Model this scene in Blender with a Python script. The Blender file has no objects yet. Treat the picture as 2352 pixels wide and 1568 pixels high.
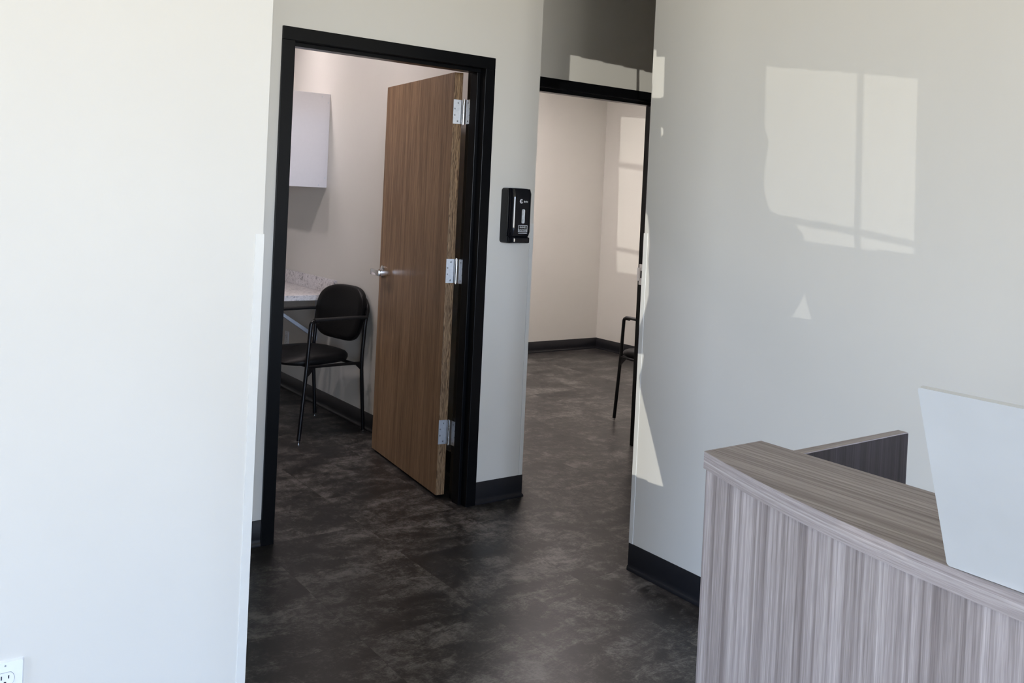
import bpy, bmesh, math, random
from mathutils import Vector, Matrix

scene = bpy.context.scene
C = scene.collection
PI = math.pi

# ------------------------------------------------------------------ camera
F_PX, PX, PY = 2105.947, 1203.25, 484.08          # focal length and principal point for a 2352 x 1568 frame
right = Vector((0.80536595, -0.59090180, 0.04712476))
up = Vector((-0.03024767, 0.03842928, 0.99880342))
fwd = Vector((0.59200571, 0.80582768, -0.01307623))
CAM = Vector((-1.36474, -3.53726, 1.43913))
cam_data = bpy.data.cameras.new('camera')
cam = bpy.data.objects.new('camera', cam_data)
C.objects.link(cam)
m = Matrix((right, up, -fwd)).transposed().to_4x4()
m.translation = CAM
cam.matrix_world = m
cam_data.sensor_fit = 'HORIZONTAL'
cam_data.sensor_width = 36.0
cam_data.lens = F_PX / 2352 * 36.0
cam_data.shift_x = -(PX - 1176) / 2352
cam_data.shift_y = (PY - 784) / 2352
cam_data.clip_start = 0.05
scene.camera = cam

# ------------------------------------------------------------------ colour management
vs = scene.view_settings
scene.display_settings.display_device = 'sRGB'
vs.view_transform = 'Standard'
vs.look = 'None'
vs.gamma = 1.0
vs.use_curve_mapping = False
vs.exposure = 0.0

# ------------------------------------------------------------------ world: cool sky above, sunlit pale ground below
world = bpy.data.worlds.new('world')
scene.world = world
world.use_nodes = True
wn = world.node_tree
wn.nodes.clear()
w_out = wn.nodes.new('ShaderNodeOutputWorld')
w_bg = wn.nodes.new('ShaderNodeBackground')
w_tc = wn.nodes.new('ShaderNodeTexCoord')
w_sep = wn.nodes.new('ShaderNodeSeparateXYZ')
w_ramp = wn.nodes.new('ShaderNodeValToRGB')
w_map = wn.nodes.new('ShaderNodeMapRange')
w_map.inputs['From Min'].default_value = -1
w_map.inputs['From Max'].default_value = 1
wn.links.new(w_tc.outputs['Generated'], w_sep.inputs[0])
wn.links.new(w_sep.outputs['Z'], w_map.inputs['Value'])
wn.links.new(w_map.outputs[0], w_ramp.inputs[0])
wn.links.new(w_ramp.outputs[0], w_bg.inputs[0])
wn.links.new(w_bg.outputs[0], w_out.inputs[0])
e = w_ramp.color_ramp.elements
e[0].position = 0.0;  e[0].color = (0.62, 0.55, 0.41, 1)
e[1].position = 0.47; e[1].color = (0.72, 0.64, 0.48, 1)
for pos, col in ((0.51, (0.58, 0.70, 0.90, 1)), (0.62, (0.42, 0.62, 1.0, 1)), (1.0, (0.25, 0.42, 0.80, 1))):
    k = e.new(pos); k.color = col
w_bg.inputs['Strength'].default_value = 24.5

# sunlight thrown back by a car window out on the parking lot: low, hard edged
SUN = Vector((-10.37, -11.0, 0.9))
sd = bpy.data.lights.new('car_glass_reflection', 'SPOT')
sd.energy = 1700
sd.color = (1.0, 0.97, 0.88)
sd.spot_size = math.radians(16)
sd.spot_blend = 0.05
sd.shadow_soft_size = 0.0015
so = bpy.data.objects.new('car_glass_reflection', sd)
C.objects.link(so)
so.location = SUN
aim = Vector((math.sin(math.radians(49.3)), math.cos(math.radians(49.3)), math.tan(math.radians(0.9))))
so.rotation_euler = aim.to_track_quat('-Z', 'Y').to_euler()

sd2 = sd.copy(); sd2.energy = 4200; sd2.spot_size = math.radians(9.6); sd2.spot_blend = 0.0  # second spot added at the same place, brightens hall and back room patches
so2 = bpy.data.objects.new('patch_boost_spot', sd2); C.objects.link(so2); so2.location = SUN
aim2 = Vector((math.sin(math.radians(48.25)), math.cos(math.radians(48.25)), math.tan(math.radians(1.2))))
so2.rotation_euler = aim2.to_track_quat('-Z', 'Y').to_euler(); so2.scale = (0.4375, 1, 1)

# sky portal in the shop window (helps sampling only)
pd = bpy.data.lights.new('window_portal', 'AREA')
pd.shape = 'RECTANGLE'; pd.size = 7.0; pd.size_y = 2.82
pd.cycles.is_portal = True
po = bpy.data.objects.new('window_portal', pd)
C.objects.link(po)
po.location = (-2.4, -13.06, 1.49)
po.rotation_euler = (math.radians(90), 0, 0)

pd2 = pd.copy(); pd2.size = 2.2; pd2.size_y = 2.7; po2 = bpy.data.objects.new('window_portal', pd2); C.objects.link(po2)
po2.location = (-8.13, -3.0, 1.45); po2.rotation_euler = (math.radians(90), 0, math.radians(-90))

# ------------------------------------------------------------------ material helpers
def mat(name):
    m = bpy.data.materials.new(name)
    m.use_nodes = True
    return m, m.node_tree, m.node_tree.nodes['Principled BSDF']

def N(nt, typ, **kw):
    n = nt.nodes.new(typ)
    for k, v in kw.items():
        if k.startswith('i_'):
            n.inputs[k[2:].replace('_', ' ')].default_value = v
        else:
            setattr(n, k, v)
    return n

def pos(nt, scale=(1, 1, 1), rot=(0, 0, 0), src='Position'):
    if src == 'Position':
        g = nt.nodes.new('ShaderNodeNewGeometry'); out = g.outputs['Position']
    else:
        g = nt.nodes.new('ShaderNodeTexCoord'); out = g.outputs[src]
    mp = nt.nodes.new('ShaderNodeMapping')
    mp.inputs['Scale'].default_value = scale
    mp.inputs['Rotation'].default_value = rot
    nt.links.new(out, mp.inputs[0])
    return mp.outputs[0]

def ramp(nt, fac, stops, interp='LINEAR'):
    r = nt.nodes.new('ShaderNodeValToRGB')
    r.color_ramp.interpolation = interp
    el = r.color_ramp.elements
    el[0].position, el[0].color = stops[0][0], (*stops[0][1], 1)
    el[1].position, el[1].color = stops[-1][0], (*stops[-1][1], 1)
    for p, c in stops[1:-1]:
        q = el.new(p); q.color = (*c, 1)
    nt.links.new(fac, r.inputs[0])
    return r.outputs[0]

def mix(nt, a, b, fac, mode='MIX'):
    x = nt.nodes.new('ShaderNodeMix'); x.data_type = 'RGBA'; x.blend_type = mode
    for s, v in ((x.inputs['Factor'], fac), (x.inputs[6], a), (x.inputs[7], b)):
        if isinstance(v, (int, float)): s.default_value = v
        elif isinstance(v, tuple): s.default_value = (*v, 1)
        else: nt.links.new(v, s)
    return x.outputs[2]

def noise(nt, vec, scale=5, detail=2, rough=0.5, dist=0.0):
    n = N(nt, 'ShaderNodeTexNoise', i_Scale=scale, i_Detail=detail, i_Roughness=rough, i_Distortion=dist)
    nt.links.new(vec, n.inputs['Vector'])
    return n.outputs['Fac']

def bump(nt, h, strength, dist, bs):
    b = N(nt, 'ShaderNodeBump', i_Strength=strength, i_Distance=dist)
    nt.links.new(h, b.inputs['Height']); nt.links.new(b.outputs[0], bs.inputs['Normal'])

def plain(name, col, rough=0.5, metal=0.0, spec=0.5, tex=0.0, tscale=60, bmp=0.0):
    m, nt, b = mat(name)
    b.inputs['Roughness'].default_value = rough
    b.inputs['Metallic'].default_value = metal
    b.inputs['Specular IOR Level'].default_value = spec
    n = noise(nt, pos(nt), tscale, 3)
    lo = tuple(c * (1 - tex) for c in col); hi = tuple(min(1, c * (1 + tex)) for c in col)
    nt.links.new(ramp(nt, n, [(0.3, lo), (0.7, hi)]), b.inputs['Base Color'])
    if bmp: bump(nt, n, bmp, 0.002, b)
    return m

M = {}
M['wall'] = plain('painted_wall', (0.66, 0.645, 0.60), 0.55, tex=0.012, tscale=3)
nt = M['wall'].node_tree
bump(nt, noise(nt, pos(nt), 260, 2), 0.06, 0.001, nt.nodes['Principled BSDF'])
M['ceiling'] = plain('ceiling_paint', (0.72, 0.71, 0.68), 0.8, tex=0.02)
M['black_frame'] = plain('black_frame_paint', (0.0038, 0.0042, 0.0052), 0.28, spec=0.16, tex=0.05, tscale=30)
M['base'] = plain('black_rubber_base', (0.0095, 0.010, 0.013), 0.36, spec=0.4, tex=0.1, tscale=20)
M['guard'] = plain('corner_guard_plastic', (0.70, 0.70, 0.67), 0.3, tex=0.01)
M['steel'] = plain('satin_steel', (0.62, 0.64, 0.67), 0.34, metal=1.0, tex=0.06, tscale=90)
M['chrome'] = plain('bright_chrome', (0.86, 0.87, 0.88), 0.12, metal=1.0, tex=0.02)
M['screw'] = plain('screw_metal', (0.35, 0.36, 0.38), 0.3, metal=1.0, tex=0.02)
M['white_lam'] = plain('white_melamine', (0.66, 0.66, 0.71), 0.45, tex=0.01)
M['bracket'] = plain('white_powder_coat', (0.55, 0.60, 0.68), 0.4, tex=0.01)
M['chair_metal'] = plain('black_tube_metal', (0.004, 0.004, 0.005), 0.30, spec=0.3, tex=0.05)
M['vinyl'] = plain('black_vinyl', (0.004, 0.004, 0.0045), 0.45, spec=0.2, tex=0.15, tscale=200, bmp=0.25)
M['black_gloss'] = plain('black_gloss_plastic', (0.006, 0.007, 0.010), 0.08, spec=0.6, tex=0.02)
M['black_matte'] = plain('black_matte_plastic', (0.010, 0.010, 0.011), 0.5, spec=0.35, tex=0.05)
M['white_print'] = plain('white_print', (0.85, 0.87, 0.88), 0.4, tex=0.01)
M['outlet'] = plain('white_outlet_plastic', (0.80, 0.83, 0.86), 0.3, tex=0.01)
M['refl_patch'] = plain('pale_painted_reflection', (0.55, 0.58, 0.60), 0.15, tex=0.25, tscale=70)  # pale tone for the reflection painted on the dispenser cover
M['dark_slot'] = plain('dark_slot', (0.01, 0.012, 0.02), 0.6, tex=0.01)
M['grey_line'] = plain('grey_shadow_gap', (0.25, 0.28, 0.30), 0.6, tex=0.01)
M['laptop'] = plain('silver_anodised_lid', (0.70, 0.735, 0.765), 0.40, metal=0.25, tex=0.035, tscale=9)
M['laptop_dark'] = plain('dark_rubber', (0.015, 0.015, 0.018), 0.5, tex=0.02)
M['screen'] = plain('dark_screen_glass', (0.01, 0.01, 0.012), 0.06, tex=0.01)
M['fixture'] = plain('white_fixture', (0.8, 0.8, 0.8), 0.5, tex=0.01)

# pale marble laminate
m, nt, b = mat('marble_laminate'); M['marble'] = m
v = pos(nt, (1, 1, 1))
n1 = noise(nt, v, 26, 6, 0.7, 2.2); n2 = noise(nt, v, 70, 4, 0.6, 0.5)
c = ramp(nt, n1, [(0.36, (0.22, 0.215, 0.23)), (0.45, (0.64, 0.62, 0.63)), (0.55, (0.74, 0.72, 0.73)), (0.75, (0.82, 0.80, 0.80))])
c = mix(nt, c, ramp(nt, n2, [(0.30, (0.45, 0.44, 0.45)), (0.46, (1, 1, 1))]), 0.6, 'MULTIPLY')
nt.links.new(c, b.inputs['Base Color']); b.inputs['Roughness'].default_value = 0.35

# dark slate vinyl tile floor
m, nt, b = mat('slate_vinyl_floor'); M['floor'] = m
g = nt.nodes.new('ShaderNodeNewGeometry')
def vm(op, a, bb):
    x = nt.nodes.new('ShaderNodeVectorMath'); x.operation = op
    for s, q in ((x.inputs[0], a), (x.inputs[1], bb)):
        if isinstance(q, tuple): s.default_value = q
        else: nt.links.new(q, s)
    return x.outputs[0]
tile = vm('DIVIDE', g.outputs['Position'], (0.457, 0.914, 1.0))
cell = vm('FLOOR', tile, (0, 0, 0))
wnz = nt.nodes.new('ShaderNodeTexWhiteNoise'); wnz.noise_dimensions = '2D'
nt.links.new(cell, wnz.inputs['Vector'])
off = vm('MULTIPLY', wnz.outputs['Color'], (17.0, 23.0, 0.0))
p0 = vm('ADD', g.outputs['Position'], off)
def fmap(sc, rz):
    q = nt.nodes.new('ShaderNodeMapping'); q.inputs['Scale'].default_value = sc; q.inputs['Rotation'].default_value = (0, 0, rz)
    nt.links.new(p0, q.inputs[0]); return q.outputs[0]
big = noise(nt, fmap((1.0, 1.5, 1), 0.3), 2.6, 6, 0.6, 0.5)
str1 = noise(nt, fmap((1.0, 1.8, 1), 0.15), 7.0, 12, 0.78, 0.8)
str2 = noise(nt, fmap((1.7, 1.0, 1), 0.45), 15.0, 10, 0.80, 0.6)
fine = noise(nt, fmap((1.0, 2.4, 1), 0.1), 75, 5, 0.75, 0.2)
def mth(op, a, bb=0.0):
    x = nt.nodes.new('ShaderNodeMath'); x.operation = op
    for s, q in ((x.inputs[0], a), (x.inputs[1], bb)):
        if isinstance(q, (int, float)): s.default_value = q
        else: nt.links.new(q, s)
    return x.outputs[0]
val = mth('ADD', mth('ADD', mth('MULTIPLY', big, 0.26), mth('MULTIPLY', str1, 0.36)), mth('ADD', mth('MULTIPLY', str2, 0.22), mth('MULTIPLY', fine, 0.16)))
c = ramp(nt, val, [(0.435, (0.018, 0.0167, 0.0165)), (0.475, (0.024, 0.022, 0.0213)), (0.50, (0.042, 0.0388, 0.0368)), (0.525, (0.080, 0.075, 0.070)), (0.57, (0.165, 0.156, 0.146))])
# thin joints between the tiles
fr = vm('FRACTION', tile, (0, 0, 0))
sp = nt.nodes.new('ShaderNodeSeparateXYZ'); nt.links.new(fr, sp.inputs[0])
jx = mth('LESS_THAN', mth('ABSOLUTE', mth('SUBTRACT', sp.outputs['X'], 0.5)), 0.4972)
jy = mth('LESS_THAN', mth('ABSOLUTE', mth('SUBTRACT', sp.outputs['Y'], 0.5)), 0.4986)
jj = mth('MULTIPLY', jx, jy)
c = mix(nt, mix(nt, c, (0.6, 0.6, 0.6), 1.0, 'MULTIPLY'), c, jj)
nt.links.new(c, b.inputs['Base Color'])
rr = ramp(nt, str1, [(0.35, (0.31, 0.31, 0.31)), (0.7, (0.42, 0.42, 0.42))])
nt.links.new(rr, b.inputs['Roughness']); b.inputs['Specular IOR Level'].default_value = 0.30

# oak veneer, grain running up
def oak(name, lo, hi, lo2, sc, wave_s, dist, wmix):
    m, nt, b = mat(name)
    v = pos(nt, sc)
    n1 = noise(nt, v, 6, 6, 0.6, 0.4)
    wv = N(nt, 'ShaderNodeTexWave', wave_type='BANDS', bands_direction='X', i_Scale=wave_s, i_Distortion=dist, i_Detail=3.0)
    wv.inputs['Detail Scale'].default_value = 1.2
    nt.links.new(v, wv.inputs['Vector'])
    c = ramp(nt, n1, [(0.3, lo), (0.55, hi), (0.75, tuple(q * 1.15 for q in hi))])
    c = mix(nt, c, ramp(nt, wv.outputs['Fac'], [(0.0, lo2), (0.35, (0.8, 0.78, 0.75)), (1.0, (1.08, 1.06, 1.04))]), wmix, 'MULTIPLY')
    pores = noise(nt, pos(nt, (420, 420, 14)), 1, 3, 0.6)
    c = mix(nt, c, ramp(nt, pores, [(0.38, (0.62, 0.58, 0.52)), (0.55, (1.05, 1.05, 1.05))]), 0.65, 'MULTIPLY')
    fl = noise(nt, pos(nt, (85, 85, 2.2)), 1, 4, 0.65)
    c = mix(nt, c, ramp(nt, fl, [(0.34, (0.70, 0.68, 0.66)), (0.50, (0.98, 0.98, 0.98)), (0.66, (1.25, 1.24, 1.20))]), 0.8, 'MULTIPLY')
    nt.links.new(c, b.inputs['Base Color']); b.inputs['Roughness'].default_value = 0.42
    b.inputs['Specular IOR Level'].default_value = 0.35
    bump(nt, pores, 0.08, 0.001, b)
    return m
M['oak'] = oak('oak_veneer', (0.235, 0.142, 0.080), (0.300, 0.190, 0.110), (0.55, 0.50, 0.45), (9.0, 9.0, 0.7), 1.2, 9.0, 0.45)
M['oak_edge'] = oak('oak_edge_strip', (0.20, 0.125, 0.066), (0.30, 0.195, 0.108), (0.30, 0.22, 0.15), (32.0, 32.0, 6.0), 1.2, 14.0, 0.9)

# grey brown textured laminate of the desk; axis gives the grain direction
def laminate(name, axis, tint=(1.12, 1.11, 1.10)):
    m, nt, b = mat(name)
    def s(a, c_): return tuple(c_ if i == axis else a for i in range(3))
    a = noise(nt, pos(nt, s(46, 0.30)), 1, 3, 0.7)
    b2 = noise(nt, pos(nt, s(160, 1.3)), 1, 3, 0.7)
    c3 = noise(nt, pos(nt, s(620, 22)), 1, 2, 0.6)
    c = ramp(nt, a, [(0.28, (0.150, 0.130, 0.132)), (0.44, (0.262, 0.240, 0.245)), (0.54, (0.315, 0.292, 0.300)), (0.68, (0.410, 0.390, 0.402))])
    c = mix(nt, c, ramp(nt, b2, [(0.32, (0.60, 0.57, 0.56)), (0.48, (0.94, 0.93, 0.93)), (0.70, (1.28, 1.28, 1.30))]), 0.8, 'MULTIPLY')
    c = mix(nt, c, ramp(nt, c3, [(0.33, (0.80, 0.79, 0.79)), (0.66, (1.16, 1.16, 1.16))]), 0.8, 'MULTIPLY')
    c = mix(nt, c, tint, 1.0, 'MULTIPLY')
    nt.links.new(c, b.inputs['Base Color']); b.inputs['Roughness'].default_value = 0.5
    b.inputs['Specular IOR Level'].default_value = 0.35
    bump(nt, b2, 0.10, 0.001, b)
    return m
M['lam_up'] = laminate('grey_wood_laminate_upright', 2)
M['lam_shade'] = laminate('shade_tinted_laminate_upright', 2, (0.15, 0.135, 0.15))  # same laminate, shade put into the tint
M['lam_y'] = laminate('grey_wood_laminate_along', 1)
def lam_band():
    m = M['lam_y'].copy(); m.name = 'grey_wood_laminate_band'
    for n in m.node_tree.nodes:
        if n.type == 'MAPPING':
            sc = n.inputs['Scale'].default_value; n.inputs['Scale'].default_value = (0.0, sc[1], sc[2] * 1.6)
    return m
M['lam_band'] = lam_band()
M['lam_x'] = laminate('grey_wood_laminate_across', 0)

# ceiling light panels of the two back rooms
def emis(name, col, s):
    m, nt, b = mat(name)
    b.inputs['Emission Color'].default_value = (*col, 1); b.inputs['Emission Strength'].default_value = s
    b.inputs['Base Color'].default_value = (0.9, 0.9, 0.9, 1)
    return m
M['lamp'] = emis('warm_led_lens', (1.0, 0.88, 0.885), 178.0)
M['lamp_back'] = emis('warm_led_lens_back_room', (1.0, 0.89, 0.885), 31.0)

# ------------------------------------------------------------------ mesh helpers
def bx(bm, x0, x1, y0, y1, z0, z1, bev=0.0, seg=2):
    vs_ = [bm.verts.new((x, y, z)) for z in (z0, z1) for y in (y0, y1) for x in (x0, x1)]
    fs = [bm.faces.new([vs_[i] for i in f]) for f in ((0, 2, 3, 1), (4, 5, 7, 6), (0, 1, 5, 4), (2, 6, 7, 3), (0, 4, 6, 2), (1, 3, 7, 5))]
    if bev:
        ed = list({e for f in fs for e in f.edges})
        bmesh.ops.bevel(bm, geom=ed, offset=bev, segments=seg, affect='EDGES', profile=0.5)
    return vs_

def prism(bm, pts, z0, z1, axis='z'):
    def P(a, b_, c_): return {'z': (a, b_, c_), 'x': (c_, a, b_), 'y': (a, c_, b_)}[axis]
    lo = [bm.verts.new(P(a, b_, z0)) for a, b_ in pts]; hi = [bm.verts.new(P(a, b_, z1)) for a, b_ in pts]
    n = len(pts)
    bm.faces.new(lo[::-1]); bm.faces.new(hi)
    for i in range(n): bm.faces.new((lo[i], lo[(i + 1) % n], hi[(i + 1) % n], hi[i]))

def rrect(cx, cy, w, h, r, seg=6):
    out = []
    for sx, sy, a0 in ((1, 1, 0), (-1, 1, 90), (-1, -1, 180), (1, -1, 270)):
        for i in range(seg + 1):
            a = math.radians(a0 + 90 * i / seg)
            out.append((cx + sx * (w / 2 - r) + r * math.cos(a), cy + sy * (h / 2 - r) + r * math.sin(a)))
    return out

def cyl(bm, p0, p1, r, seg=20, r2=None):
    p0, p1 = Vector(p0), Vector(p1); d = p1 - p0; q = d.to_track_quat('Z', 'Y').to_matrix()
    r2 = r if r2 is None else r2
    a = [bm.verts.new(p0 + q @ Vector((r * math.cos(2 * PI * i / seg), r * math.sin(2 * PI * i / seg), 0))) for i in range(seg)]
    b_ = [bm.verts.new(p1 + q @ Vector((r2 * math.cos(2 * PI * i / seg), r2 * math.sin(2 * PI * i / seg), 0))) for i in range(seg)]
    bm.faces.new(a[::-1]); bm.faces.new(b_)
    for i in range(seg): bm.faces.new((a[i], a[(i + 1) % seg], b_[(i + 1) % seg], b_[i]))

def rounded_path(pts, r=0.03, n=6):
    pts = [Vector(p) for p in pts]; out = [pts[0]]
    for i in range(1, len(pts) - 1):
        a, b_, c_ = pts[i - 1], pts[i], pts[i + 1]
        rr_ = min(r, (a - b_).length * 0.45, (c_ - b_).length * 0.45)
        s, t = b_ + (a - b_).normalized() * rr_, b_ + (c_ - b_).normalized() * rr_
        for k in range(n + 1):
            u = k / n; out.append((1 - u) ** 2 * s + 2 * u * (1 - u) * b_ + u * u * t)
    out.append(pts[-1]); return out

def tube(bm, pts, r, seg=14, flat=1.0):
    pts = [Vector(p) for p in pts]; rings = []; up_ = None
    for i, p in enumerate(pts):
        d = (pts[min(i + 1, len(pts) - 1)] - pts[max(i - 1, 0)]).normalized()
        if up_ is None:
            up_ = Vector((0, 0, 1)) if abs(d.z) < 0.9 else Vector((1, 0, 0))
        s = d.cross(up_).normalized(); up_ = s.cross(d).normalized()
        rings.append([bm.verts.new(p + s * r * math.cos(2 * PI * k / seg) + up_ * r * flat * math.sin(2 * PI * k / seg)) for k in range(seg)])
    bm.faces.new(rings[0][::-1]); bm.faces.new(rings[-1])
    for a, b_ in zip(rings, rings[1:]):
        for k in range(seg): bm.faces.new((a[k], a[(k + 1) % seg], b_[(k + 1) % seg], b_[k]))

def obj(name, bm, material, parent=None, smooth=False, loc=None):
    bmesh.ops.recalc_face_normals(bm, faces=bm.faces)
    me = bpy.data.meshes.new(name); bm.to_mesh(me); bm.free()
    me.materials.append(M[material] if isinstance(material, str) else material)
    if smooth:
        for p in me.polygons: p.use_smooth = True
        if hasattr(me, 'set_sharp_from_angle'): me.set_sharp_from_angle(angle=math.radians(38))
    o = bpy.data.objects.new(name, me); C.objects.link(o)
    if parent: o.parent = parent
    if loc: o.location = loc
    return o

def empty(name, loc=(0, 0, 0), rz=0.0):
    o = bpy.data.objects.new(name, None); C.objects.link(o); o.location = loc; o.rotation_euler = (0, 0, rz); o.empty_display_size = 0.1
    return o

def tag(o, label, cat, group=None):
    o['label'] = label; o['category'] = cat
    if group: o['group'] = group
    return o

def struct(name, bm, material, label=None, smooth=False):
    o = obj(name, bm, material, smooth=smooth); o['kind'] = 'structure'
    if label: o['label'] = label
    return o

def B(): return bmesh.new()
def place(o, root):
    """parent o (built in world coordinates) to root, keeping its place"""
    o.parent = root; o.matrix_parent_inverse = Matrix.Identity(4); o.location = -Vector(root.location); return o

# ------------------------------------------------------------------ the setting
HC, HR = 3.0, 2.74                     # ceiling heights: front room, back rooms
bm = B(); prism(bm, [(-8.1, -8.05), (-6.2, -8.05), (-6.2, -13.1), (4.9, -13.1), (4.9, 4.3), (-8.1, 4.3)], -0.10, 0.0); struct('floor', bm, 'floor', 'dark mottled slate look vinyl floor')
bm = B(); prism(bm, [(-8.1, -8.05), (-6.2, -8.05), (-6.2, -13.1), (4.9, -13.1), (4.9, 4.3), (-8.1, 4.3)], HC, HC + 0.1); struct('ceiling', bm, 'ceiling')

XP, XC, YC, YE = 1.2935, 1.1513, -0.9194, 0.3126
XW, XF, YF = 1.1935, 4.612, 3.2944
# wall with the open oak door (left door)
bm = B()
bx(bm, -3.2, 0.0, 0, 0.128, 0, HC)
bx(bm, 0.0, 1.025, 0, 0.128, 2.083, HC)
bx(bm, 1.025, XP, 0, 0.128, 0, HC)
struct('wall_center', bm, 'wall', 'pale greige wall around the black door frame')
# partition between the two back rooms
bm = B(); bx(bm, XW, XP, 0.128, 4.15, 0, HC); struct('wall_partition', bm, 'wall')
# wall with the second doorway
F2L, F2R = 1.463, 2.483
bm = B()
bx(bm, XP, F2L, YE, YE + 0.128, 0, HC); bx(bm, F2L, F2R, YE, YE + 0.128, 2.083, HC); bx(bm, F2R, XF, YE, YE + 0.128, 0, HC)
struct('wall_hall_end', bm, 'wall', 'hall wall above the second black door frame')
# right wall of the front room, running towards the camera, and its hall return
bm = B()
prism(bm, [(XC, YC), (XC, -13.0), (XC + 0.12, -13.0), (XC + 0.12, YC - 0.12), (XF, YC - 0.12), (XF, YC)], 0, HC)
struct('wall_right', bm, 'wall', 'large pale wall with window shaped patches of light')
# near wall at the left
XD, YD = -0.5672, -1.4045
bm = B(); bx(bm, -8.0, XD, YD, YD + 0.12, 0, HC); struct('wall_left', bm, 'wall', 'bright near wall filling the left of the view')
# closing walls
bm = B(); bx(bm, XF, XF + 0.12, YC - 0.12, 4.3, 0, HC); struct('wall_back_room_right', bm, 'wall')
bm = B(); bx(bm, XP, XF, YF, YF + 0.12, 0, HC); struct('wall_back_room_far', bm, 'wall')
bm = B(); bx(bm, -3.2, XW, 4.15, 4.27, 0, HC); struct('wall_office_far', bm, 'wall')
bm = B(); bx(bm, -3.32, -3.2, YD + 0.12, 4.27, 0, HC); struct('wall_office_left', bm, 'wall')
bm = B(); bx(bm, -8.12, -8.0, -8.0, YD + 0.12, 0, 0.1); bx(bm, -8.12, -8.0, -8.0, YD + 0.12, 2.8, HC); bx(bm, -8.12, -8.0, -8.0, -4.1, 0.1, 2.8); bx(bm, -8.12, -8.0, -1.9, YD + 0.12, 0.1, 2.8)
struct('wall_entry_left', bm, 'wall')
# lowered ceilings in the back rooms
bm = B(); bx(bm, -3.2, XW, 0.128, 4.15, HR, HR + 0.04); struct('ceiling_office', bm, 'ceiling')
bm = B(); bx(bm, XP, XF, YE + 0.128, YF, HR, HR + 0.04); struct('ceiling_back_room', bm, 'ceiling')

# ---- street front, behind the camera: big window, and an added gobo screen with holes shaped like the light patches
YW = -8.0
def cast(P):                            # where the ray from the reflected sun to P crosses the gobo screen
    P = Vector(P); t = (YW - SUN.y) / (P.y - SUN.y)
    q = SUN + (P - SUN) * t
    return (q.x, q.z)
def onC(l): return [cast((XC, y, z)) for y, z in l]
def onE(l): return [cast((x, YE, z)) for x, z in l]
def onF(l): return [cast((XF, y, z)) for y, z in l]
slits = [
    onC([(-1.475, 1.931), (-1.832, 1.879), (-1.849, 1.398), (-1.561, 1.426), (-1.549, 1.429), (-1.521, 1.439), (-1.503, 1.48), (-1.492, 1.514), (-1.490, 1.589), (-1.505, 1.673), (-1.483, 1.717)]),
    onC([(-1.856, 1.875), (-2.034, 1.846), (-2.05, 1.37), (-1.872, 1.395)]),
    onC([(-1.627, 1.396), (-1.851, 1.375), (-1.853, 1.336), (-1.67, 1.343), (-1.658, 1.37)]),
    onC([(-1.874, 1.372), (-2.051, 1.348), (-2.052, 1.330), (-1.877, 1.336)]),
    onC([(-0.89, 1.421), (-0.930, 1.400), (-0.942, 1.35), (-0.950, 1.28), (-0.947, 1.22), (-0.957, 1.151), (-0.959, 1.092), (-0.945, 1.03), (-0.927, 0.986), (-0.89, 0.90)]),
    onC([(-0.89, 0.859), (-0.949, 0.852), (-0.94, 0.799), (-0.928, 0.763), (-0.936, 0.721), (-0.971, 0.643), (-1.030, 0.510), (-1.087, 0.376), (-1.033, 0.371), (-0.89, 0.376)]),
    onC([(-1.677, 1.172), (-1.690, 1.145), (-1.714, 1.086), (-1.746, 1.079), (-1.623, 1.076), (-1.645, 1.110)]),
    onC([(-0.981, 1.741), (-0.993, 1.735), (-0.996, 1.715), (-0.985, 1.702)]),
    onC([(-0.925, 2.019), (-0.983, 2.010), (-0.987, 1.855), (-0.922, 1.857)]),
    onE([(1.724, 2.222), (2.212, 2.203), (2.218, 2.04), (1.724, 2.04)]),
    onE([(2.232, 2.203), (2.58, 2.185), (2.585, 2.04), (2.242, 2.04)]),
    onF([(3.085, 2.355), (2.45, 2.29), (2.45, 1.777), (3.075, 1.840)]),
    onF([(3.075, 1.785), (2.45, 1.722), (2.45, 0.990), (3.055, 1.020)]),
    onF([(3.055, 0.978), (2.45, 0.945), (2.45, 0.765), (3.035, 0.782)]),
]
def patch_gobo(name, x0, x1, z0, z1, holes, material, step=0.0022):
    """thin opaque gobo added out of view, cut by the union of the slits"""
    def spans(z):
        out = []
        for poly in holes:
            xs = []
            for (a, b_), (c_, d_) in zip(poly, poly[1:] + poly[:1]):
                if (b_ > z) != (d_ > z): xs.append(a + (z - b_) * (c_ - a) / (d_ - b_))
            xs.sort(); out += list(zip(xs[::2], xs[1::2]))
        out.sort(); res = []
        for p, q in out:
            if res and p <= res[-1][1]: res[-1][1] = max(res[-1][1], q)
            else: res.append([p, q])
        return res
    za = min(q[1] for h_ in holes for q in h_) - step; zb = max(q[1] for h_ in holes for q in h_) + step
    bm = B()
    def quad(p, q, lo, hi):
        bm.faces.new([bm.verts.new(v) for v in ((p, YW, lo), (q, YW, lo), (q, YW, hi), (p, YW, hi))])
    quad(x0, x1, z0, za); quad(x0, x1, zb, z1)
    n = int((zb - za) / step) + 1; st = (zb - za) / n
    for i in range(n):
        lo = za + i * st; cur = x0
        for p, q in spans(lo + st / 2):
            quad(cur, p, lo, lo + st); cur = q
        quad(cur, x1, lo, lo + st)
    return struct(name, bm, material)
YF2 = -13.0
WL, WR = -5.9, XC - 0.05
patch_gobo('gobo_screen', -8.1, -6.05, -0.1, 3.1, slits, 'black_matte', 0.0016)  # added unseen screen, its holes shape the light patches
bm = B()
bx(bm, -6.17, WL, YF2 - 0.05, YF2 + 0.05, 0, HC); bx(bm, WL, XC + 0.12, YF2 - 0.05, YF2 + 0.05, 0, 0.08)
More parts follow.
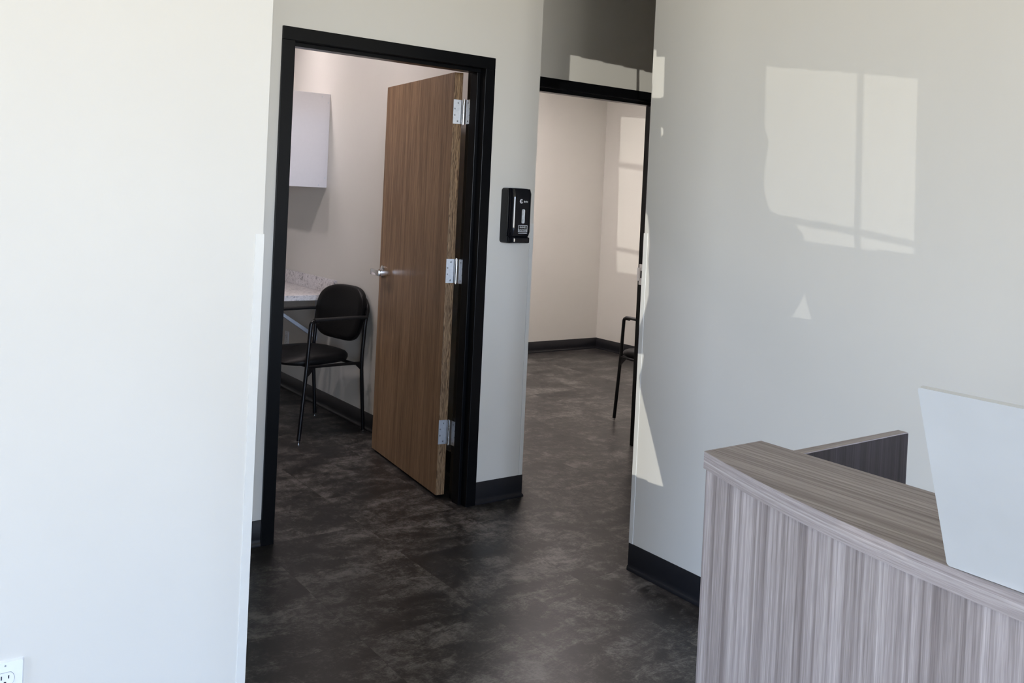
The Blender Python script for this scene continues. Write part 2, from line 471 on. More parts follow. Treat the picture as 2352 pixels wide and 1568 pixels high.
bx(bm, WL, XC + 0.12, YF2 - 0.05, YF2 + 0.05, 2.9, HC); bx(bm, WR, XC + 0.12, YF2 - 0.05, YF2 + 0.05, 0.08, 2.9)
struct('wall_front', bm, 'wall')
bm = B(); bx(bm, -6.17, -6.05, YF2 + 0.05, YW - 0.02, 0, HC); struct('wall_entry_front', bm, 'wall')  # unseen fin wall, added to block stray spot light
bm = B()
for xm in (-4.2, -2.4, -0.6): bx(bm, xm - 0.025, xm + 0.025, YF2 - 0.05, YF2 + 0.05, 0.08, 2.9)
struct('window_1', bm, 'black_frame')

# ---- rubber cove baseboards
HB = 0.1054
def cove(name, path, side=1, label=None):
    """path: floor polyline; side: which way the room lies (left normal * side)"""
    prof = [(0.0, 0.0), (0.0095, 0.0), (0.0100, 0.003), (0.0085, 0.010), (0.0060, 0.0135), (0.0038, 0.0165), (0.0035, 0.03), (0.0035, HB - 0.002), (0.002, HB), (0.0, HB)]
    bm = B(); P = [Vector((a, b_, 0)) for a, b_ in path]; rings = []
    for i, p in enumerate(P):
        ns = []
        if i > 0: d = (p - P[i - 1]).normalized(); ns.append(Vector((-d.y, d.x, 0)) * side)
        if i < len(P) - 1: d = (P[i + 1] - p).normalized(); ns.append(Vector((-d.y, d.x, 0)) * side)
        n = ns[0] if len(ns) == 1 else (ns[0] + ns[1]) / (1 + ns[0].dot(ns[1]))
        rings.append([bm.verts.new(p + n * (u + 0.0003) + Vector((0, 0, z))) for u, z in prof])
    k = len(prof)
    for a, b_ in zip(rings, rings[1:]):
        for j in range(k): bm.faces.new((a[j], a[(j + 1) % k], b_[(j + 1) % k], b_[j]))
    bm.faces.new(rings[0]); bm.faces.new(rings[-1][::-1])
    return struct(name, bm, 'base', label, smooth=True)
cove('baseboard_left', [(-3.2, 0), (-0.001, 0)], -1, 'black cove base left of the black door frame')
cove('baseboard_center', [(1.026, 0), (XP, 0), (XP, YE)], -1, 'black cove base on the short wall below the dispenser')
cove('baseboard_right', [(XC, YC), (XC, -12.9)], -1, 'black cove base along the right wall')
cove('baseboard_hall', [(XF, YC), (XC, YC)], -1)
cove('baseboard_office', [(XW, 0.14), (XW, 4.15)], 1, 'black cove base behind the chair in the left room')
cove('baseboard_back_room', [(XP, YF), (XF, YF), (XF, YE + 0.13)], -1, 'black cove base in the far corner of the right room')
cove('baseboard_near', [(-7.9, YD), (XD, YD)], -1)

# ---- plastic corner guards
def guard(name, x, y, dx, dy, z0, z1, label):
    bm = B(); L, t = 0.019, 0.0022
    prism(bm, [(x - dx * t, y - dy * t), (x + dx * L, y - dy * t), (x + dx * L, y - dy * 0.0002), (x - dx * 0.0002, y - dy * 0.0002), (x - dx * 0.0002, y + dy * L), (x - dx * t, y + dy * L)], z0, z1)
    return struct(name, bm, 'guard', label)
guard('trim_1', XD, YD, -1, 1, HB, 1.326, 'white corner guard on the near left wall')
guard('trim_2', XP, 0.0, -1, 1, HB, 1.322, 'white corner guard on the short wall')
guard('trim_3', XC, YC, 1, -1, HB, 1.327, 'white corner guard on the right wall corner')

# ------------------------------------------------------------------ door frames
def frame_mesh(x0, x1, y0, depth=0.150, face=0.053, H=2.083):
    bm = B(); y1 = y0 + depth; bv = 0.0018
    bx(bm, x0, x0 + face, y0, y1, 0, H - face, bv); bx(bm, x1 - face, x1, y0, y1, 0, H - face, bv)
    bx(bm, x0, x1, y0, y1, H - face, H, bv)
    sy0, sy1, st = y0 + 0.044, y0 + 0.100, 0.016                     # door stop
    bx(bm, x0 + face - 0.001, x0 + face + st, sy0, sy1, 0, H - face - st, bv)
    bx(bm, x1 - face - st, x1 - face + 0.001, sy0, sy1, 0, H - face - st, bv)
    bx(bm, x0 + face - 0.001, x1 - face + 0.001, sy0, sy1, H - face - st, H - face + 0.001, bv)
    return bm
d1 = empty('door_1', (0.5125, 0.064, 0)); d1['kind'] = 'structure'; d1['label'] = 'oak door standing open in its black metal frame'
place(obj('door_frame', frame_mesh(0.0, 1.025, -0.011), 'black_frame'), d1)

# the leaf: local x along the leaf from the hinge side, y through its thickness
ang = math.atan2(1.045 - 0.173, 1.023 - 0.919)
LX, LY = 0.919, 0.172
LW, LT = 0.878, 0.0445
leaf_m = Matrix.Translation((LX, LY, 0)) @ Matrix.Rotation(ang, 4, 'Z')
def leafpart(name, bm, material, parent, smooth=False):
    bmesh.ops.transform(bm, matrix=leaf_m, verts=bm.verts)
    return place(obj(name, bm, material, smooth=smooth), parent) if parent is d1 else obj(name, bm, material, parent, smooth=smooth)
bm = B(); bx(bm, 0.004, LW, -LT, 0.0, 0.012, 2.022, 0.0012)
leaf = leafpart('door_leaf', bm, 'oak', d1)
leaf['label'] = 'flush oak veneer door leaf'
bm = B(); bx(bm, -0.0005, 0.0045, -LT + 0.0006, -0.0006, 0.0125, 2.0215, 0.0008)
o = leafpart('edge_strip', bm, 'oak_edge', leaf); o['label'] = 'lighter oak edge with bold grain'
# lever handle with a return, seen side (local +y is the visible face)
zc, xc = 1.004, LW - 0.066
bm = B()
cyl(bm, (xc, 0.0, zc), (xc, 0.010, zc), 0.033, 32); cyl(bm, (xc, 0.010, zc), (xc, 0.014, zc), 0.033, 32, 0.027)
cyl(bm, (xc, 0.012, zc), (xc, 0.060, zc), 0.0115, 20)
bx(bm, xc - 0.115, xc + 0.016, 0.058, 0.073, zc - 0.0155, zc + 0.0155, 0.002)
bx(bm, xc - 0.115, xc - 0.100, 0.006, 0.072, zc - 0.0155, zc + 0.0155, 0.002)
o = leafpart('lever_handle', bm, 'chrome', leaf, smooth=True); o['label'] = 'chrome lever handle'
bm = B()
cyl(bm, (xc, -LT - 0.010, zc), (xc, -LT, zc), 0.033, 32); cyl(bm, (xc, -LT - 0.058, zc), (xc, -LT - 0.01, zc), 0.0115, 20)
bx(bm, xc - 0.115, xc + 0.014, -LT - 0.064, -LT - 0.05, zc - 0.011, zc + 0.011, 0.003)
leafpart('lever_handle', bm, 'chrome', leaf, smooth=True)
# hinges
HX, HY = 0.9625, 0.1525
for zm in (1.836, 1.081, 0.313):
    h = 0.0572
    bm = B()
    ed = Vector((math.sin(ang), -math.cos(ang), 0))                   # across the leaf edge towards the pin
    n = Vector((-math.cos(ang), -math.sin(ang), 0))                   # out of the edge, towards the camera
    p0 = Vector((LX, LY, 0)) + n * 0.0006 - ed * 0.001; p1 = Vector((HX, HY, 0))
    # leaf plate: over the door edge and on to the pin
    pe = p0 + ed * 0.040
    d = (p1 - p0)
    prism(bm, [tuple(p0.xy), tuple(pe.xy), tuple((p1).xy), tuple((p1 + n * 0.0030).xy), tuple((pe + n * 0.0030).xy), tuple((p0 + n * 0.0030).xy)], zm - h, zm + h)
    # jamb plate on the rabbet, facing the opening
    prism(bm, [(HX, HY), (0.9713, 0.139), (0.9713, 0.100), (0.9683, 0.100), (0.9683, 0.136), (HX - 0.002, HY - 0.002)], zm - h, zm + h)
    hg = place(obj('hinge', bm, 'steel'), d1); hg['label'] = 'satin steel butt hinge'
    bm = B()
    for k, (a, b_) in enumerate(((-h, -0.0245), (-0.0235, 0.0235), (0.0245, h))):
        cyl(bm, (HX, HY - 0.001, zm + a), (HX, HY - 0.001, zm + b_), 0.0065, 18)
    cyl(bm, (HX, HY - 0.001, zm - h - 0.004), (HX, HY - 0.001, zm + h + 0.004), 0.0048, 14)
    obj('hinge_pin', bm, 'chrome', hg, smooth=True)
    for u, dz in ((0.60, 0.042), (0.20, 0.014), (0.20, -0.016), (0.60, -0.044)):
        q = p0 + ed * 0.040 * u + n * 0.0029
        bm = B(); cyl(bm, q + Vector((0, 0, zm + dz)), q + n * 0.0014 + Vector((0, 0, zm + dz)), 0.0040, 12, 0.0026); obj('screw', bm, 'screw', hg, smooth=True)
    for yy, dz in ((0.122, 0.042), (0.107, 0.014), (0.107, -0.016), (0.122, -0.044)):
        bm = B(); cyl(bm, (0.9684, yy, zm + dz), (0.9668, yy, zm + dz), 0.0040, 12, 0.0026); obj('screw', bm, 'screw', hg, smooth=True)

# second doorway
d2 = empty('door_2', ((F2L + F2R) / 2, YE + 0.064, 0)); d2['kind'] = 'structure'; d2['label'] = 'black metal door frame at the end of the hall'
place(obj('door_frame', frame_mesh(F2L, F2R, YE - 0.011), 'black_frame'), d2)
bm = B()
bx(bm, F2R - 0.0545, F2R - 0.0528, YE + 0.094, YE + 0.128, 0.962, 1.084)
bx(bm, F2R - 0.0560, F2R - 0.0528, YE + 0.120, YE + 0.143, 0.985, 1.062)
sp_ = place(obj('strike_plate', bm, 'steel'), d2); sp_['label'] = 'steel strike plate'
bm = B(); bx(bm, F2R - 0.0549, F2R - 0.0543, YE + 0.098, YE + 0.116, 1.002, 1.046)
obj('latch_hole', bm, 'dark_slot', sp_)

# ------------------------------------------------------------------ left room: wall cabinet, counter, outlet
cb = empty('wall_cabinet', (1.04, 2.6, 1.451)); tag(cb, 'white melamine wall cabinet hanging over the marble counter in the left room', 'cabinet')
YCB = 2.178
bm = B(); bx(bm, 0.900, XW - 0.0005, YCB, 3.09, 1.451, 2.073, 0.001)
place(obj('cabinet_body', bm, 'white_lam'), cb)
for y0, y1 in ((YCB + 0.002, 2.632), (2.636, 3.088)):
    bm = B(); bx(bm, 0.879, 0.898, y0, y1, 1.453, 2.071, 0.0015)
    dr = place(obj('cabinet_door', bm, 'white_lam'), cb)
    bm = B(); yh = 2.60 if y0 < 2.4 else 2.668
    tube(bm, rounded_path([(0.880, yh, 1.50), (0.855, yh, 1.50), (0.855, yh, 1.60), (0.880, yh, 1.60)], 0.008), 0.004, 10)
    obj('door_pull', bm, 'steel', dr, smooth=True)
for xx, zz in ((1.135, 2.052), (1.178, 2.015), (1.178, 1.515), (1.135, 1.466)):
    bm = B(); cyl(bm, (xx, YCB + 0.0002, zz), (xx, YCB - 0.0012, zz), 0.0045, 14)
    place(obj('screw_cap', bm, 'bracket', smooth=True), cb)

YK = 1.953
kt = empty('counter', (0.90, 2.7, 0.73)); tag(kt, 'white marble look wall counter with backsplash behind the black chair', 'counter')
bm = B(); bx(bm, 0.56, XW - 0.0005, YK, 3.6, 0.728, 0.762, 0.002)
place(obj('worktop', bm, 'marble'), kt)
bm = B(); bx(bm, XW - 0.020, XW - 0.0006, YK, 3.6, 0.7625, 0.854, 0.0015)
place(obj('backsplash', bm, 'marble'), kt)
for yb in (2.25, 3.3):
    bm = B()
    bx(bm, XW - 0.006, XW - 0.0006, yb - 0.02, yb + 0.02, 0.42, 0.727)
    bx(bm, 0.76, XW - 0.0006, yb - 0.02, yb + 0.02, 0.7215, 0.727)
    prism(bm, [(0.79, 0.7215), (0.765, 0.7215), (XW - 0.006, 0.43), (XW - 0.006, 0.46)], yb - 0.018, yb + 0.018, 'y')
    place(obj('bracket', bm, 'bracket'), kt)

def outlet(name, label, loc, rz):
    r = empty(name, loc, rz); tag(r, label, 'outlet')               # local: x across, -y out of the wall, z up
    bm = B(); w, h = 0.070, 0.1145
    prism(bm, rrect(0, 0, w, h, 0.003), 0.0, 0.0052, 'y')
    bmesh.ops.scale(bm, vec=(1, -1, 1), verts=bm.verts)
    front = [v for v in bm.verts if v.co.y < -0.004]
    bmesh.ops.scale(bm, vec=(0.92, 1, 0.95), verts=front)
    obj('cover_plate', bm, 'outlet', r)
    for zc_ in (0.0195, -0.0195):
        bm = B()
        pr = [(math.cos(a) * 0.0172, max(-0.0142, min(0.0142, math.sin(a) * 0.0172))) for a in [2 * PI * i / 40 for i in range(40)]]
        prism(bm, [(a * 1.05, b_ * 1.05 + zc_) for a, b_ in pr], -0.0054, -0.0050, 'y')
        rim = obj('receptacle', bm, 'grey_line', r)
        bm = B(); prism(bm, [(a, b_ + zc_) for a, b_ in pr], -0.0064, -0.0050, 'y'); obj('receptacle_face', bm, 'outlet', rim)
        bm = B()
        bx(bm, -0.0078, -0.0056, -0.0068, -0.0062, zc_ + 0.0005, zc_ + 0.0085); bx(bm, 0.0056, 0.0078, -0.0068, -0.0062, zc_ + 0.0015, zc_ + 0.0080)
        cyl(bm, (0, -0.0062, zc_ - 0.0065), (0, -0.0068, zc_ - 0.0065), 0.0026, 14)
        obj('slots', bm, 'dark_slot', rim)
    for zz in (0.048, -0.048, 0.0):
        bm = B(); cyl(bm, (0, -0.0050, zz), (0, -0.0060, zz), 0.0018, 14); obj('screw', bm, 'grey_line', r, smooth=True)
    return r
outlet('wall_outlet', 'white duplex outlet low on the bright near wall at the left', (-1.077, YD, 0.375), 0)
outlet('wall_outlet', 'small wall outlet in the shade under the marble counter', (XW, 2.745, 0.352), -PI / 2)

# ------------------------------------------------------------------ chairs (local: +y is where the sitter faces, x to the sitter's right)
def make_chair(loc, rz, label):
    r = empty('guest_chair', loc, rz); tag(r, label, 'chair', None)
    W2 = 0.2575; R = 0.0115
    for s in (-1, 1):
        bm = B()
        tube(bm, rounded_path([(s * W2, 0.222, 0.012), (s * (W2 - 0.002), 0.186, 0.44), (s * W2, 0.172, 0.684 - 0.0), (s * W2, 0.12, 0.684)], 0.035), R)
        lg = obj('leg', bm, 'chair_metal', r, smooth=True)
        bm = B(); cyl(bm, (s * W2, 0.2225, 0.0), (s * W2, 0.2215, 0.014), 0.0085, 16, 0.0105); obj('glide', bm, 'chrome', lg, smooth=True)
        bm = B()
        tube(bm, rounded_path([(s * W2, -0.222, 0.012), (s * W2, -0.190, 0.42), (s * W2, -0.205, 0.66), (s * (W2 - 0.004), -0.228, 0.74), (s * 0.19, -0.248, 0.79), (s * 0.12, -0.255, 0.80)], 0.06), R)
        lg = obj('leg', bm, 'chair_metal', r, smooth=True)
        bm = B(); cyl(bm, (s * W2, -0.2225, 0.0), (s * W2, -0.2215, 0.014), 0.0085, 16, 0.0105); obj('glide', bm, 'chrome', lg, smooth=True)
        bm = B()
        tube(bm, [(s * W2, 0.150, 0.689), (s * W2, 0.140, 0.690), (s * W2, 0.0, 0.690), (s * W2, -0.15, 0.689), (s * W2, -0.212, 0.687)], 0.0145, 14, 0.75)
        obj('armrest', bm, 'black_matte', r, smooth=True)
    # seat frame with its gusset plates
    bm = B()
    for s in (-1, 1):
        tube(bm, [(s * (W2 - 0.002), 0.186, 0.425), (s * (W2 - 0.004), 0.0, 0.421), (s * (W2 - 0.002), -0.190, 0.415)], 0.009, 12)
        prism(bm, [(0.190, 0.425), (0.130, 0.420), (0.195, 0.355)], s * W2 - 0.002, s * W2 + 0.002, 'x')
        prism(bm, [(-0.190, 0.417), (-0.135, 0.418), (-0.195, 0.365)], s * W2 - 0.002, s * W2 + 0.002, 'x')
    tube(bm, [(-W2, 0.150, 0.420), (W2, 0.150, 0.420)], 0.009, 12); tube(bm, [(-W2, -0.140, 0.416), (W2, -0.140, 0.416)], 0.009, 12)
    obj('seat_frame', bm, 'chair_metal', r, smooth=True)
    # cushion: superellipse plan, crowned top, thin rolled rim
    bm = B(); rings = []; nseg = 56; cy = 0.045
    for (k, z) in ((0.90, 0.424), (0.975, 0.428), (1.0, 0.442), (0.995, 0.458), (0.95, 0.472), (0.85, 0.481), (0.6, 0.489), (0.3, 0.493)):
        ring = []
        for i in range(nseg):
            a = 2 * PI * i / nseg; ca, sa = math.cos(a), math.sin(a)
            ex = 2 / 3.2
            x = math.copysign(abs(ca) ** ex, ca) * 0.242; y = math.copysign(abs(sa) ** ex, sa) * 0.235
            w = 1.0 - 0.10 * max(0, -y / 0.235)                       # narrower at the rear
            zz = z - (0.020 * max(0, y / 0.235) ** 3 if z > 0.45 else 0.0)
            ring.append(bm.verts.new((x * k * w, cy + y * k, zz)))
        rings.append(ring)
    bm.faces.new(rings[0][::-1]); bm.faces.new(rings[-1])
    for a, b_ in zip(rings, rings[1:]):
        for i in range(nseg): bm.faces.new((a[i], a[(i + 1) % nseg], b_[(i + 1) % nseg], b_[i]))
    obj('seat', bm, 'vinyl', r, smooth=True)
    # backrest: shield outline, bent round the sitter
    def outline(k):
        pts = []
        for i in range(nseg):
            a = 2 * PI * i / nseg; ca, sa = math.cos(a), math.sin(a)
            ex = 2 / 2.9 if sa > 0 else 2 / 4.6
            x = math.copysign(abs(ca) ** ex, ca); z = math.copysign(abs(sa) ** ex, sa)
            hw = 0.243 if z > -0.1 else 0.243 - 0.030 * ((-z - 0.1) / 0.9) ** 1.2
            hz = 0.157 if z > 0 else 0.170
            zz = 0.698 + z * hz + (-0.006 if z < 0 else 0) * (1 - x * x)
            pts.append((x * hw * k, 0.698 + (zz - 0.698) * k))
        return pts
    def bend(x, z, t):                                                # t: depth, + towards the sitter
        return (x, -0.232 + t + 0.55 * x * x - 0.16 * (z - 0.70) - 0.02 * (1 if z > 0.8 else 0) * (z - 0.8), z)
    bm = B(); rings = []
    for k, t in ((0.6, -0.020), (0.93, -0.020), (0.985, -0.014), (1.0, 0.0), (0.985, 0.014), (0.94, 0.022), (0.8, 0.027), (0.45, 0.030)):
        rings.append([bm.verts.new(bend(x, z, t)) for x, z in outline(k)])
    bm.faces.new(rings[0]); bm.faces.new(rings[-1][::-1])
    for a, b_ in zip(rings, rings[1:]):
        for i in range(nseg): bm.faces.new((a[i], b_[i], b_[(i + 1) % nseg], a[(i + 1) % nseg]))
    obj('backrest', bm, 'vinyl', r, smooth=True)
    return r
def copy_tree(o, parent=None):
    c_ = o.copy(); C.objects.link(c_)
    if parent: c_.parent = parent
    for ch in list(o.children): copy_tree(ch, c_)
    return c_
# chair 1 faces -x, turned a little
f1 = Vector((-0.985, -0.17))
rz1 = math.atan2(f1.y, f1.x) - PI / 2
ch1 = make_chair((0.893, 1.637, 0), rz1, 'black vinyl guest chair with arms beside the counter, seen through the left doorway')
ch2 = copy_tree(ch1); ch2.location = (2.777 + 0.2575, 0.977 - 0.222, 0); ch2.rotation_euler = (0, 0, 0)
ch2['label'] = 'black guest chair mostly hidden behind the jamb of the right doorway'
for o in (ch1, ch2): o['group'] = 'black guest chairs in the back rooms'

# ------------------------------------------------------------------ soap dispenser on the short wall
ds = empty('sanitizer_dispenser', (1.165, 0.0, 1.228)); tag(ds, 'black wall mounted hand sanitizer dispenser beside the oak door frame', 'dispenser')
DX0, DX1, DZ0, DZ1 = 1.099, 1.222, 1.229, 1.487
bm = B()
prism(bm, rrect((DX0 + DX1) / 2, (DZ0 + DZ1) / 2, DX1 - DX0, DZ1 - DZ0, 0.014), -0.052, -0.0005, 'y')
ed_ = [e_ for e_ in bm.edges if all(v.co.y < -0.05 for v in e_.verts)]
place(obj('back_housing', bm, 'black_matte', smooth=True), ds)
# bowed front cover: rounded section in plan
def cover(x0, x1, z0, z1, y0, depth, rc):
    bm = B(); nx, nz = 28, 10; rows = []
    for j in range(nz + 1):
        v = j / nz; z = z0 + (z1 - z0) * v
        edge = min(1.0, min(v, 1 - v) * (z1 - z0) / rc); dz_ = math.sqrt(max(0, 1 - (1 - edge) ** 2))
        row = []
        for i in range(nx + 1):
            u = i / nx; x = x0 + (x1 - x0) * u
            eu = min(1.0, min(u, 1 - u) * (x1 - x0) / 0.020); du = math.sqrt(max(0, 1 - (1 - eu) ** 2))
            crown = 1 - 0.16 * (2 * u - 1) ** 2
            inset = (1 - dz_) * 0.002
            row.append(bm.verts.new((x + (0.5 - u) * 2 * inset, y0 - depth * crown * (0.25 + 0.75 * du) * (0.72 + 0.28 * dz_), z)))
        rows.append(row)
    back = [[bm.verts.new((x0 + (x1 - x0) * i / nx, y0, z0 + (z1 - z0) * j / nz)) for i in range(nx + 1)] for j in range(nz + 1)]
    for R_ in (rows, back):
        for j in range(nz):
            for i in range(nx): bm.faces.new((R_[j][i], R_[j][i + 1], R_[j + 1][i + 1], R_[j + 1][i]))
    for j in range(nz):
        for i in (0, nx): bm.faces.new((rows[j][i], rows[j + 1][i], back[j + 1][i], back[j][i]))
    for i in range(nx):
        for j in (0, nz): bm.faces.new((rows[j][i], rows[j][i + 1], back[j][i + 1], back[j][i]))
    return bm
zsplit = 1.262
place(obj('front_cover', cover(DX0 + 0.001, DX1 - 0.001, zsplit, DZ1 - 0.002, -0.052, 0.040, 0.012), 'black_gloss', smooth=True), ds)
pb = place(obj('push_bar', cover(DX0 + 0.008, DX1 - 0.001, DZ0 + 0.001, zsplit - 0.0015, -0.052, 0.040, 0.006), 'black_gloss', smooth=True), ds)
def text_mesh(name, body, size, loc, material, parent, root, extrude=0.0002):
    cu = bpy.data.curves.new(name, 'FONT'); cu.body = body; cu.size = size; cu.align_x = 'CENTER'; cu.align_y = 'CENTER'; cu.extrude = extrude
    t = bpy.data.objects.new(name, cu); C.objects.link(t)
    dg = bpy.context.evaluated_depsgraph_get(); dg.update()
    me = bpy.data.meshes.new_from_object(t.evaluated_get(dg)); bpy.data.objects.remove(t)
    me.transform(Matrix.Rotation(PI / 2, 4, 'X')); me.transform(Matrix.Translation(loc))
    me.materials.clear(); me.materials.append(M[material])
    o = bpy.data.objects.new(name, me); C.objects.link(o); o.parent = parent
    if parent is root: o.location = -Vector(root.location)
    return o
YS = -0.0928
bm = B(); prism(bm, rrect(1.164, 1.3575, 0.017, 0.066, 0.006), -0.0936, -0.0915, 'y')  # window reflection on the cover, drawn as a pale patch
place(obj('painted_reflection', bm, 'refl_patch'), ds)
fc = [c_ for c_ in ds.children if c_.name.startswith('front_cover')][0]
bm = B()                                                              # printed box around the words
x0, x1, z0, z1, t = 1.138, 1.190, 1.284, 1.316, 0.0022
bx(bm, x0, x1, YS - 0.0004, YS, z1 - t, z1); bx(bm, x0, x1, YS - 0.0004, YS, z0, z0 + t)
bx(bm, x0, x0 + t, YS - 0.0004, YS, z0, z1); bx(bm, x1 - t, x1, YS - 0.0004, YS, z0, z1)
bx(bm, x0 + 0.001, x1 - 0.001, YS - 0.0004, YS, z0 - 0.007, z0 - 0.0055)
lb = obj('label_box', bm, 'white_print', fc)
lb['label'] = 'white printed box reading HAND SANITIZER'
text_mesh('lettering', 'HAND', 0.0125, (1.164, YS - 0.0003, 1.306), 'white_print', fc, ds)
text_mesh('lettering', 'SANITIZER', 0.0098, (1.164, YS - 0.0003, 1.2935), 'white_print', fc, ds)
bm = B()                                                              # round C mark of the maker
ns = 30
for rad, w_, a0, a1 in ((0.0085, 0.0026, 55, 330), (0.0038, 0.0018, 20, 340)):
    pts = [math.radians(a0 + (a1 - a0) * i / ns) for i in range(ns + 1)]
    for i in range(ns):
        q = [(1.150 + rr_ * math.cos(a), YS - 0.0004, 1.427 + rr_ * math.sin(a)) for rr_, a in ((rad - w_ / 2, pts[i]), (rad + w_ / 2, pts[i]), (rad + w_ / 2, pts[i + 1]), (rad - w_ / 2, pts[i + 1]))]
        vs_ = [bm.verts.new(v) for v in q] + [bm.verts.new((v[0], v[1] + 0.0004, v[2])) for v in q]
        for f in ((0, 1, 2, 3), (7, 6, 5, 4), (0, 4, 5, 1), (1, 5, 6, 2), (2, 6, 7, 3), (3, 7, 4, 0)): bm.faces.new([vs_[k] for k in f])
obj('logo_mark', bm, 'white_print', fc)
text_mesh('lettering', 'lario', 0.0135, (1.175, YS - 0.0003, 1.4265), 'white_print', fc, ds)

# ------------------------------------------------------------------ reception desk
DY, DXF, DXR = -2.583, -0.299, -0.166
h_, dep = 0.60, 0.111
def bow(y, inset=0.0): return DXF - dep * (1 - ((DY - y - h_) / h_) ** 2) + inset
ys = [DY - 2 * h_ * i / 40 for i in range(41)]
desk = empty('reception_desk', (-0.1, -3.1, 0)); tag(desk, 'grey wood laminate reception desk with a bowed front at the lower right', 'desk')
bm = B()
front = [(bow(y), y) for y in ys]; prism(bm, front + [(DXR, ys[-1]), (DXR, DY)], 1.0415, 1.0665)
place(obj('counter_top', bm, 'lam_y'), desk)
bm = B()                                                              # edge band round the top
band = [(bow(y, -0.0008), y) for y in ys]
prism(bm, band + [(a + 0.0009, b_) for a, b_ in front[::-1]], 1.0405, 1.0663)
top_ = [o for o in desk.children if o.name.startswith('counter_top')][0]
obj('edge_band', bm, 'lam_band', top_)
yp = [DY - 0.0112] + [y for y in ys if y < DY - 0.0112]
bm = B(); bx(bm, DXF + 0.0045, DXF + 0.0265, DY - 0.0108, DY - 0.0005, 0.0, 1.0395, 0.0008)
place(obj('corner_strip', bm, 'lam_up'), desk)
bm = B()
prism(bm, [(bow(y, 0.006), y) for y in yp] + [(bow(y, 0.024), y) for y in yp[::-1]], 0.0, 1.0395)
place(obj('front_panel', bm, 'lam_up', smooth=True), desk)
bm = B(); bx(bm, DXF + 0.0275, 0.228, DY - 0.0205, DY - 0.0005, 0.0, 1.0395, 0.0012)
place(obj('side_panel', bm, 'lam_up'), desk)
bm = B(); bx(bm, DXF + 0.0275, 0.2285, DY - 0.0203, DY - 0.0007, 1.0390, 1.0402)
place(obj('panel_edge', bm, 'lam_x'), desk)
bm = B(); bx(bm, -0.255, 0.2275, DY - 0.0218, DY - 0.0206, 0.735, 1.0385)  # thin sheet, dark colour replaces shade the lighting alone doesn't give
o = place(obj('inner_face', bm, 'lam_shade'), desk); o['label'] = 'inner face of the end panel, laminate darkened in place of shade'
bm = B(); bx(bm, DXF + 0.004, 0.228, ys[-1] + 0.0005, ys[-1] + 0.0205, 0.0, 1.0395, 0.0012)
place(obj('side_panel', bm, 'lam_up'), desk)
bm = B(); bx(bm, -0.27, 0.42, ys[-1] + 0.022, DY - 0.022, 0.708, 0.733, 0.0015)
place(obj('work_surface', bm, 'lam_y'), desk)

# ------------------------------------------------------------------ laptop standing on the counter, back of its lid to the camera
lx, ly, lz = -0.4015, -3.026, 1.0670
lap = empty('laptop', (lx, ly, lz)); tag(lap, 'open silver laptop on the reception desk, seen from behind its lid', 'laptop')
LWD = 0.345
bm = B(); prism(bm, rrect(0.118, -LWD / 2, 0.228, LWD, 0.012), 0.003, 0.015); obj('base', bm, 'laptop', lap)
for xx in (0.02, 0.212):
    for yy in (-0.03, -LWD + 0.03):
        bm = B(); cyl(bm, (xx, yy, 0.0), (xx, yy, 0.0032), 0.006, 16); obj('rubber_foot', bm, 'laptop_dark', lap)
bm = B(); bx(bm, 0.030, 0.148, -LWD + 0.02, -0.02, 0.0150, 0.0153)
for i in range(6):
    for j in range(14): bx(bm, 0.036 + i * 0.018, 0.051 + i * 0.018, -LWD + 0.030 + j * 0.0205, -LWD + 0.0475 + j * 0.0205, 0.0152, 0.0163)
obj('keyboard', bm, 'laptop_dark', lap)
tilt = Matrix.Translation((0.0015, 0, 0.001)) @ Matrix.Rotation(-0.369, 4, 'Y')
bm = B(); bx(bm, -0.0028, 0.0028, -LWD, 0.0, 0.0, 0.213)
ed_ = [e_ for e_ in bm.edges if abs(e_.verts[0].co.x - e_.verts[1].co.x) > 0.005]
bmesh.ops.bevel(bm, geom=ed_, offset=0.0035, segments=4, affect='EDGES', profile=0.5)
bmesh.ops.transform(bm, matrix=tilt, verts=bm.verts); obj('lid', bm, 'laptop', lap, smooth=True)
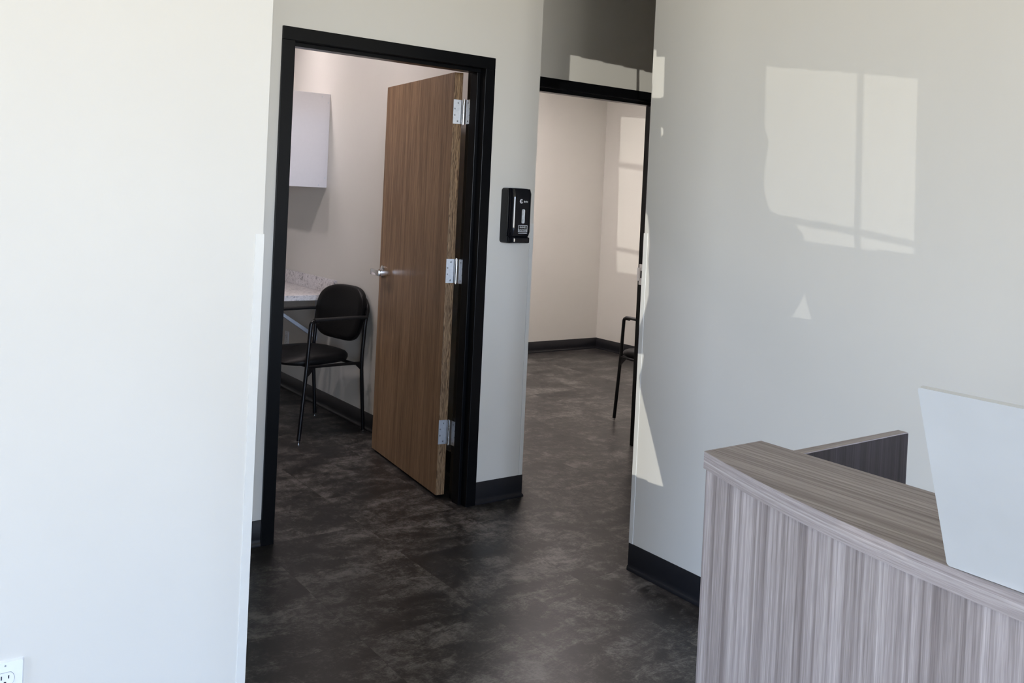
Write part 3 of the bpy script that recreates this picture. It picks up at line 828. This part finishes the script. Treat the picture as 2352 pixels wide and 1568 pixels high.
bm = B(); bx(bm, 0.0028, 0.0034, -LWD + 0.006, -0.006, 0.012, 0.208); bmesh.ops.transform(bm, matrix=tilt, verts=bm.verts); obj('screen', bm, 'screen', lap)
bm = B(); cyl(bm, (0.0075, -LWD + 0.04, 0.0062), (0.0075, -0.04, 0.0062), 0.0040, 16); obj('hinge', bm, 'laptop_dark', lap, smooth=True)

# ------------------------------------------------------------------ recessed ceiling lights of the back rooms
def downlight(x, y, label, material):
    r = empty('ceiling_light', (x, y, HR)); tag(r, label, 'light', 'recessed lights in the back room ceilings')
    bm = B(); ns = 32
    prof = [(0.072, -0.0005), (0.072, -0.006), (0.082, -0.007), (0.088, -0.003), (0.088, -0.0005)]
    rings = [[bm.verts.new((rr_ * math.cos(2 * PI * i / ns), rr_ * math.sin(2 * PI * i / ns), z)) for i in range(ns)] for rr_, z in prof]
    for a, b_ in zip(rings, rings[1:] + rings[:1]):
        for i in range(ns): bm.faces.new((a[i], a[(i + 1) % ns], b_[(i + 1) % ns], b_[i]))
    obj('trim_ring', bm, 'fixture', r, smooth=True)
    bm = B(); cyl(bm, (0, 0, -0.004), (0, 0, -0.0006), 0.0715, 32); obj('lens', bm, material, r)
downlight(-0.41, 2.42, 'recessed light in the left room ceiling, far from the counter side', 'lamp')
downlight(0.67, 2.36, 'recessed light in the left room ceiling, nearest the wall cabinet', 'lamp')
downlight(-0.41, 1.2, 'recessed light in the left room ceiling, nearest the room\'s left front', 'lamp')
downlight(0.50, 1.2, 'recessed light in the left room ceiling, just inside the oak door', 'lamp')
r = empty('ceiling_panel_light', (2.7, 2.0, HR)); tag(r, 'rectangular panel light in the right room ceiling', 'light')
bm = B()
for a, b_, c_, d_ in ((-0.3, 0.3, -0.6, -0.58), (-0.3, 0.3, 0.58, 0.6), (-0.3, -0.28, -0.58, 0.58), (0.28, 0.3, -0.58, 0.58)): bx(bm, a, b_, c_, d_, -0.02, -0.0005)
obj('light_frame', bm, 'fixture', r)
bm = B(); bx(bm, -0.28, 0.28, -0.58, 0.58, -0.012, -0.0005); obj('diffuser', bm, 'lamp_back', r)
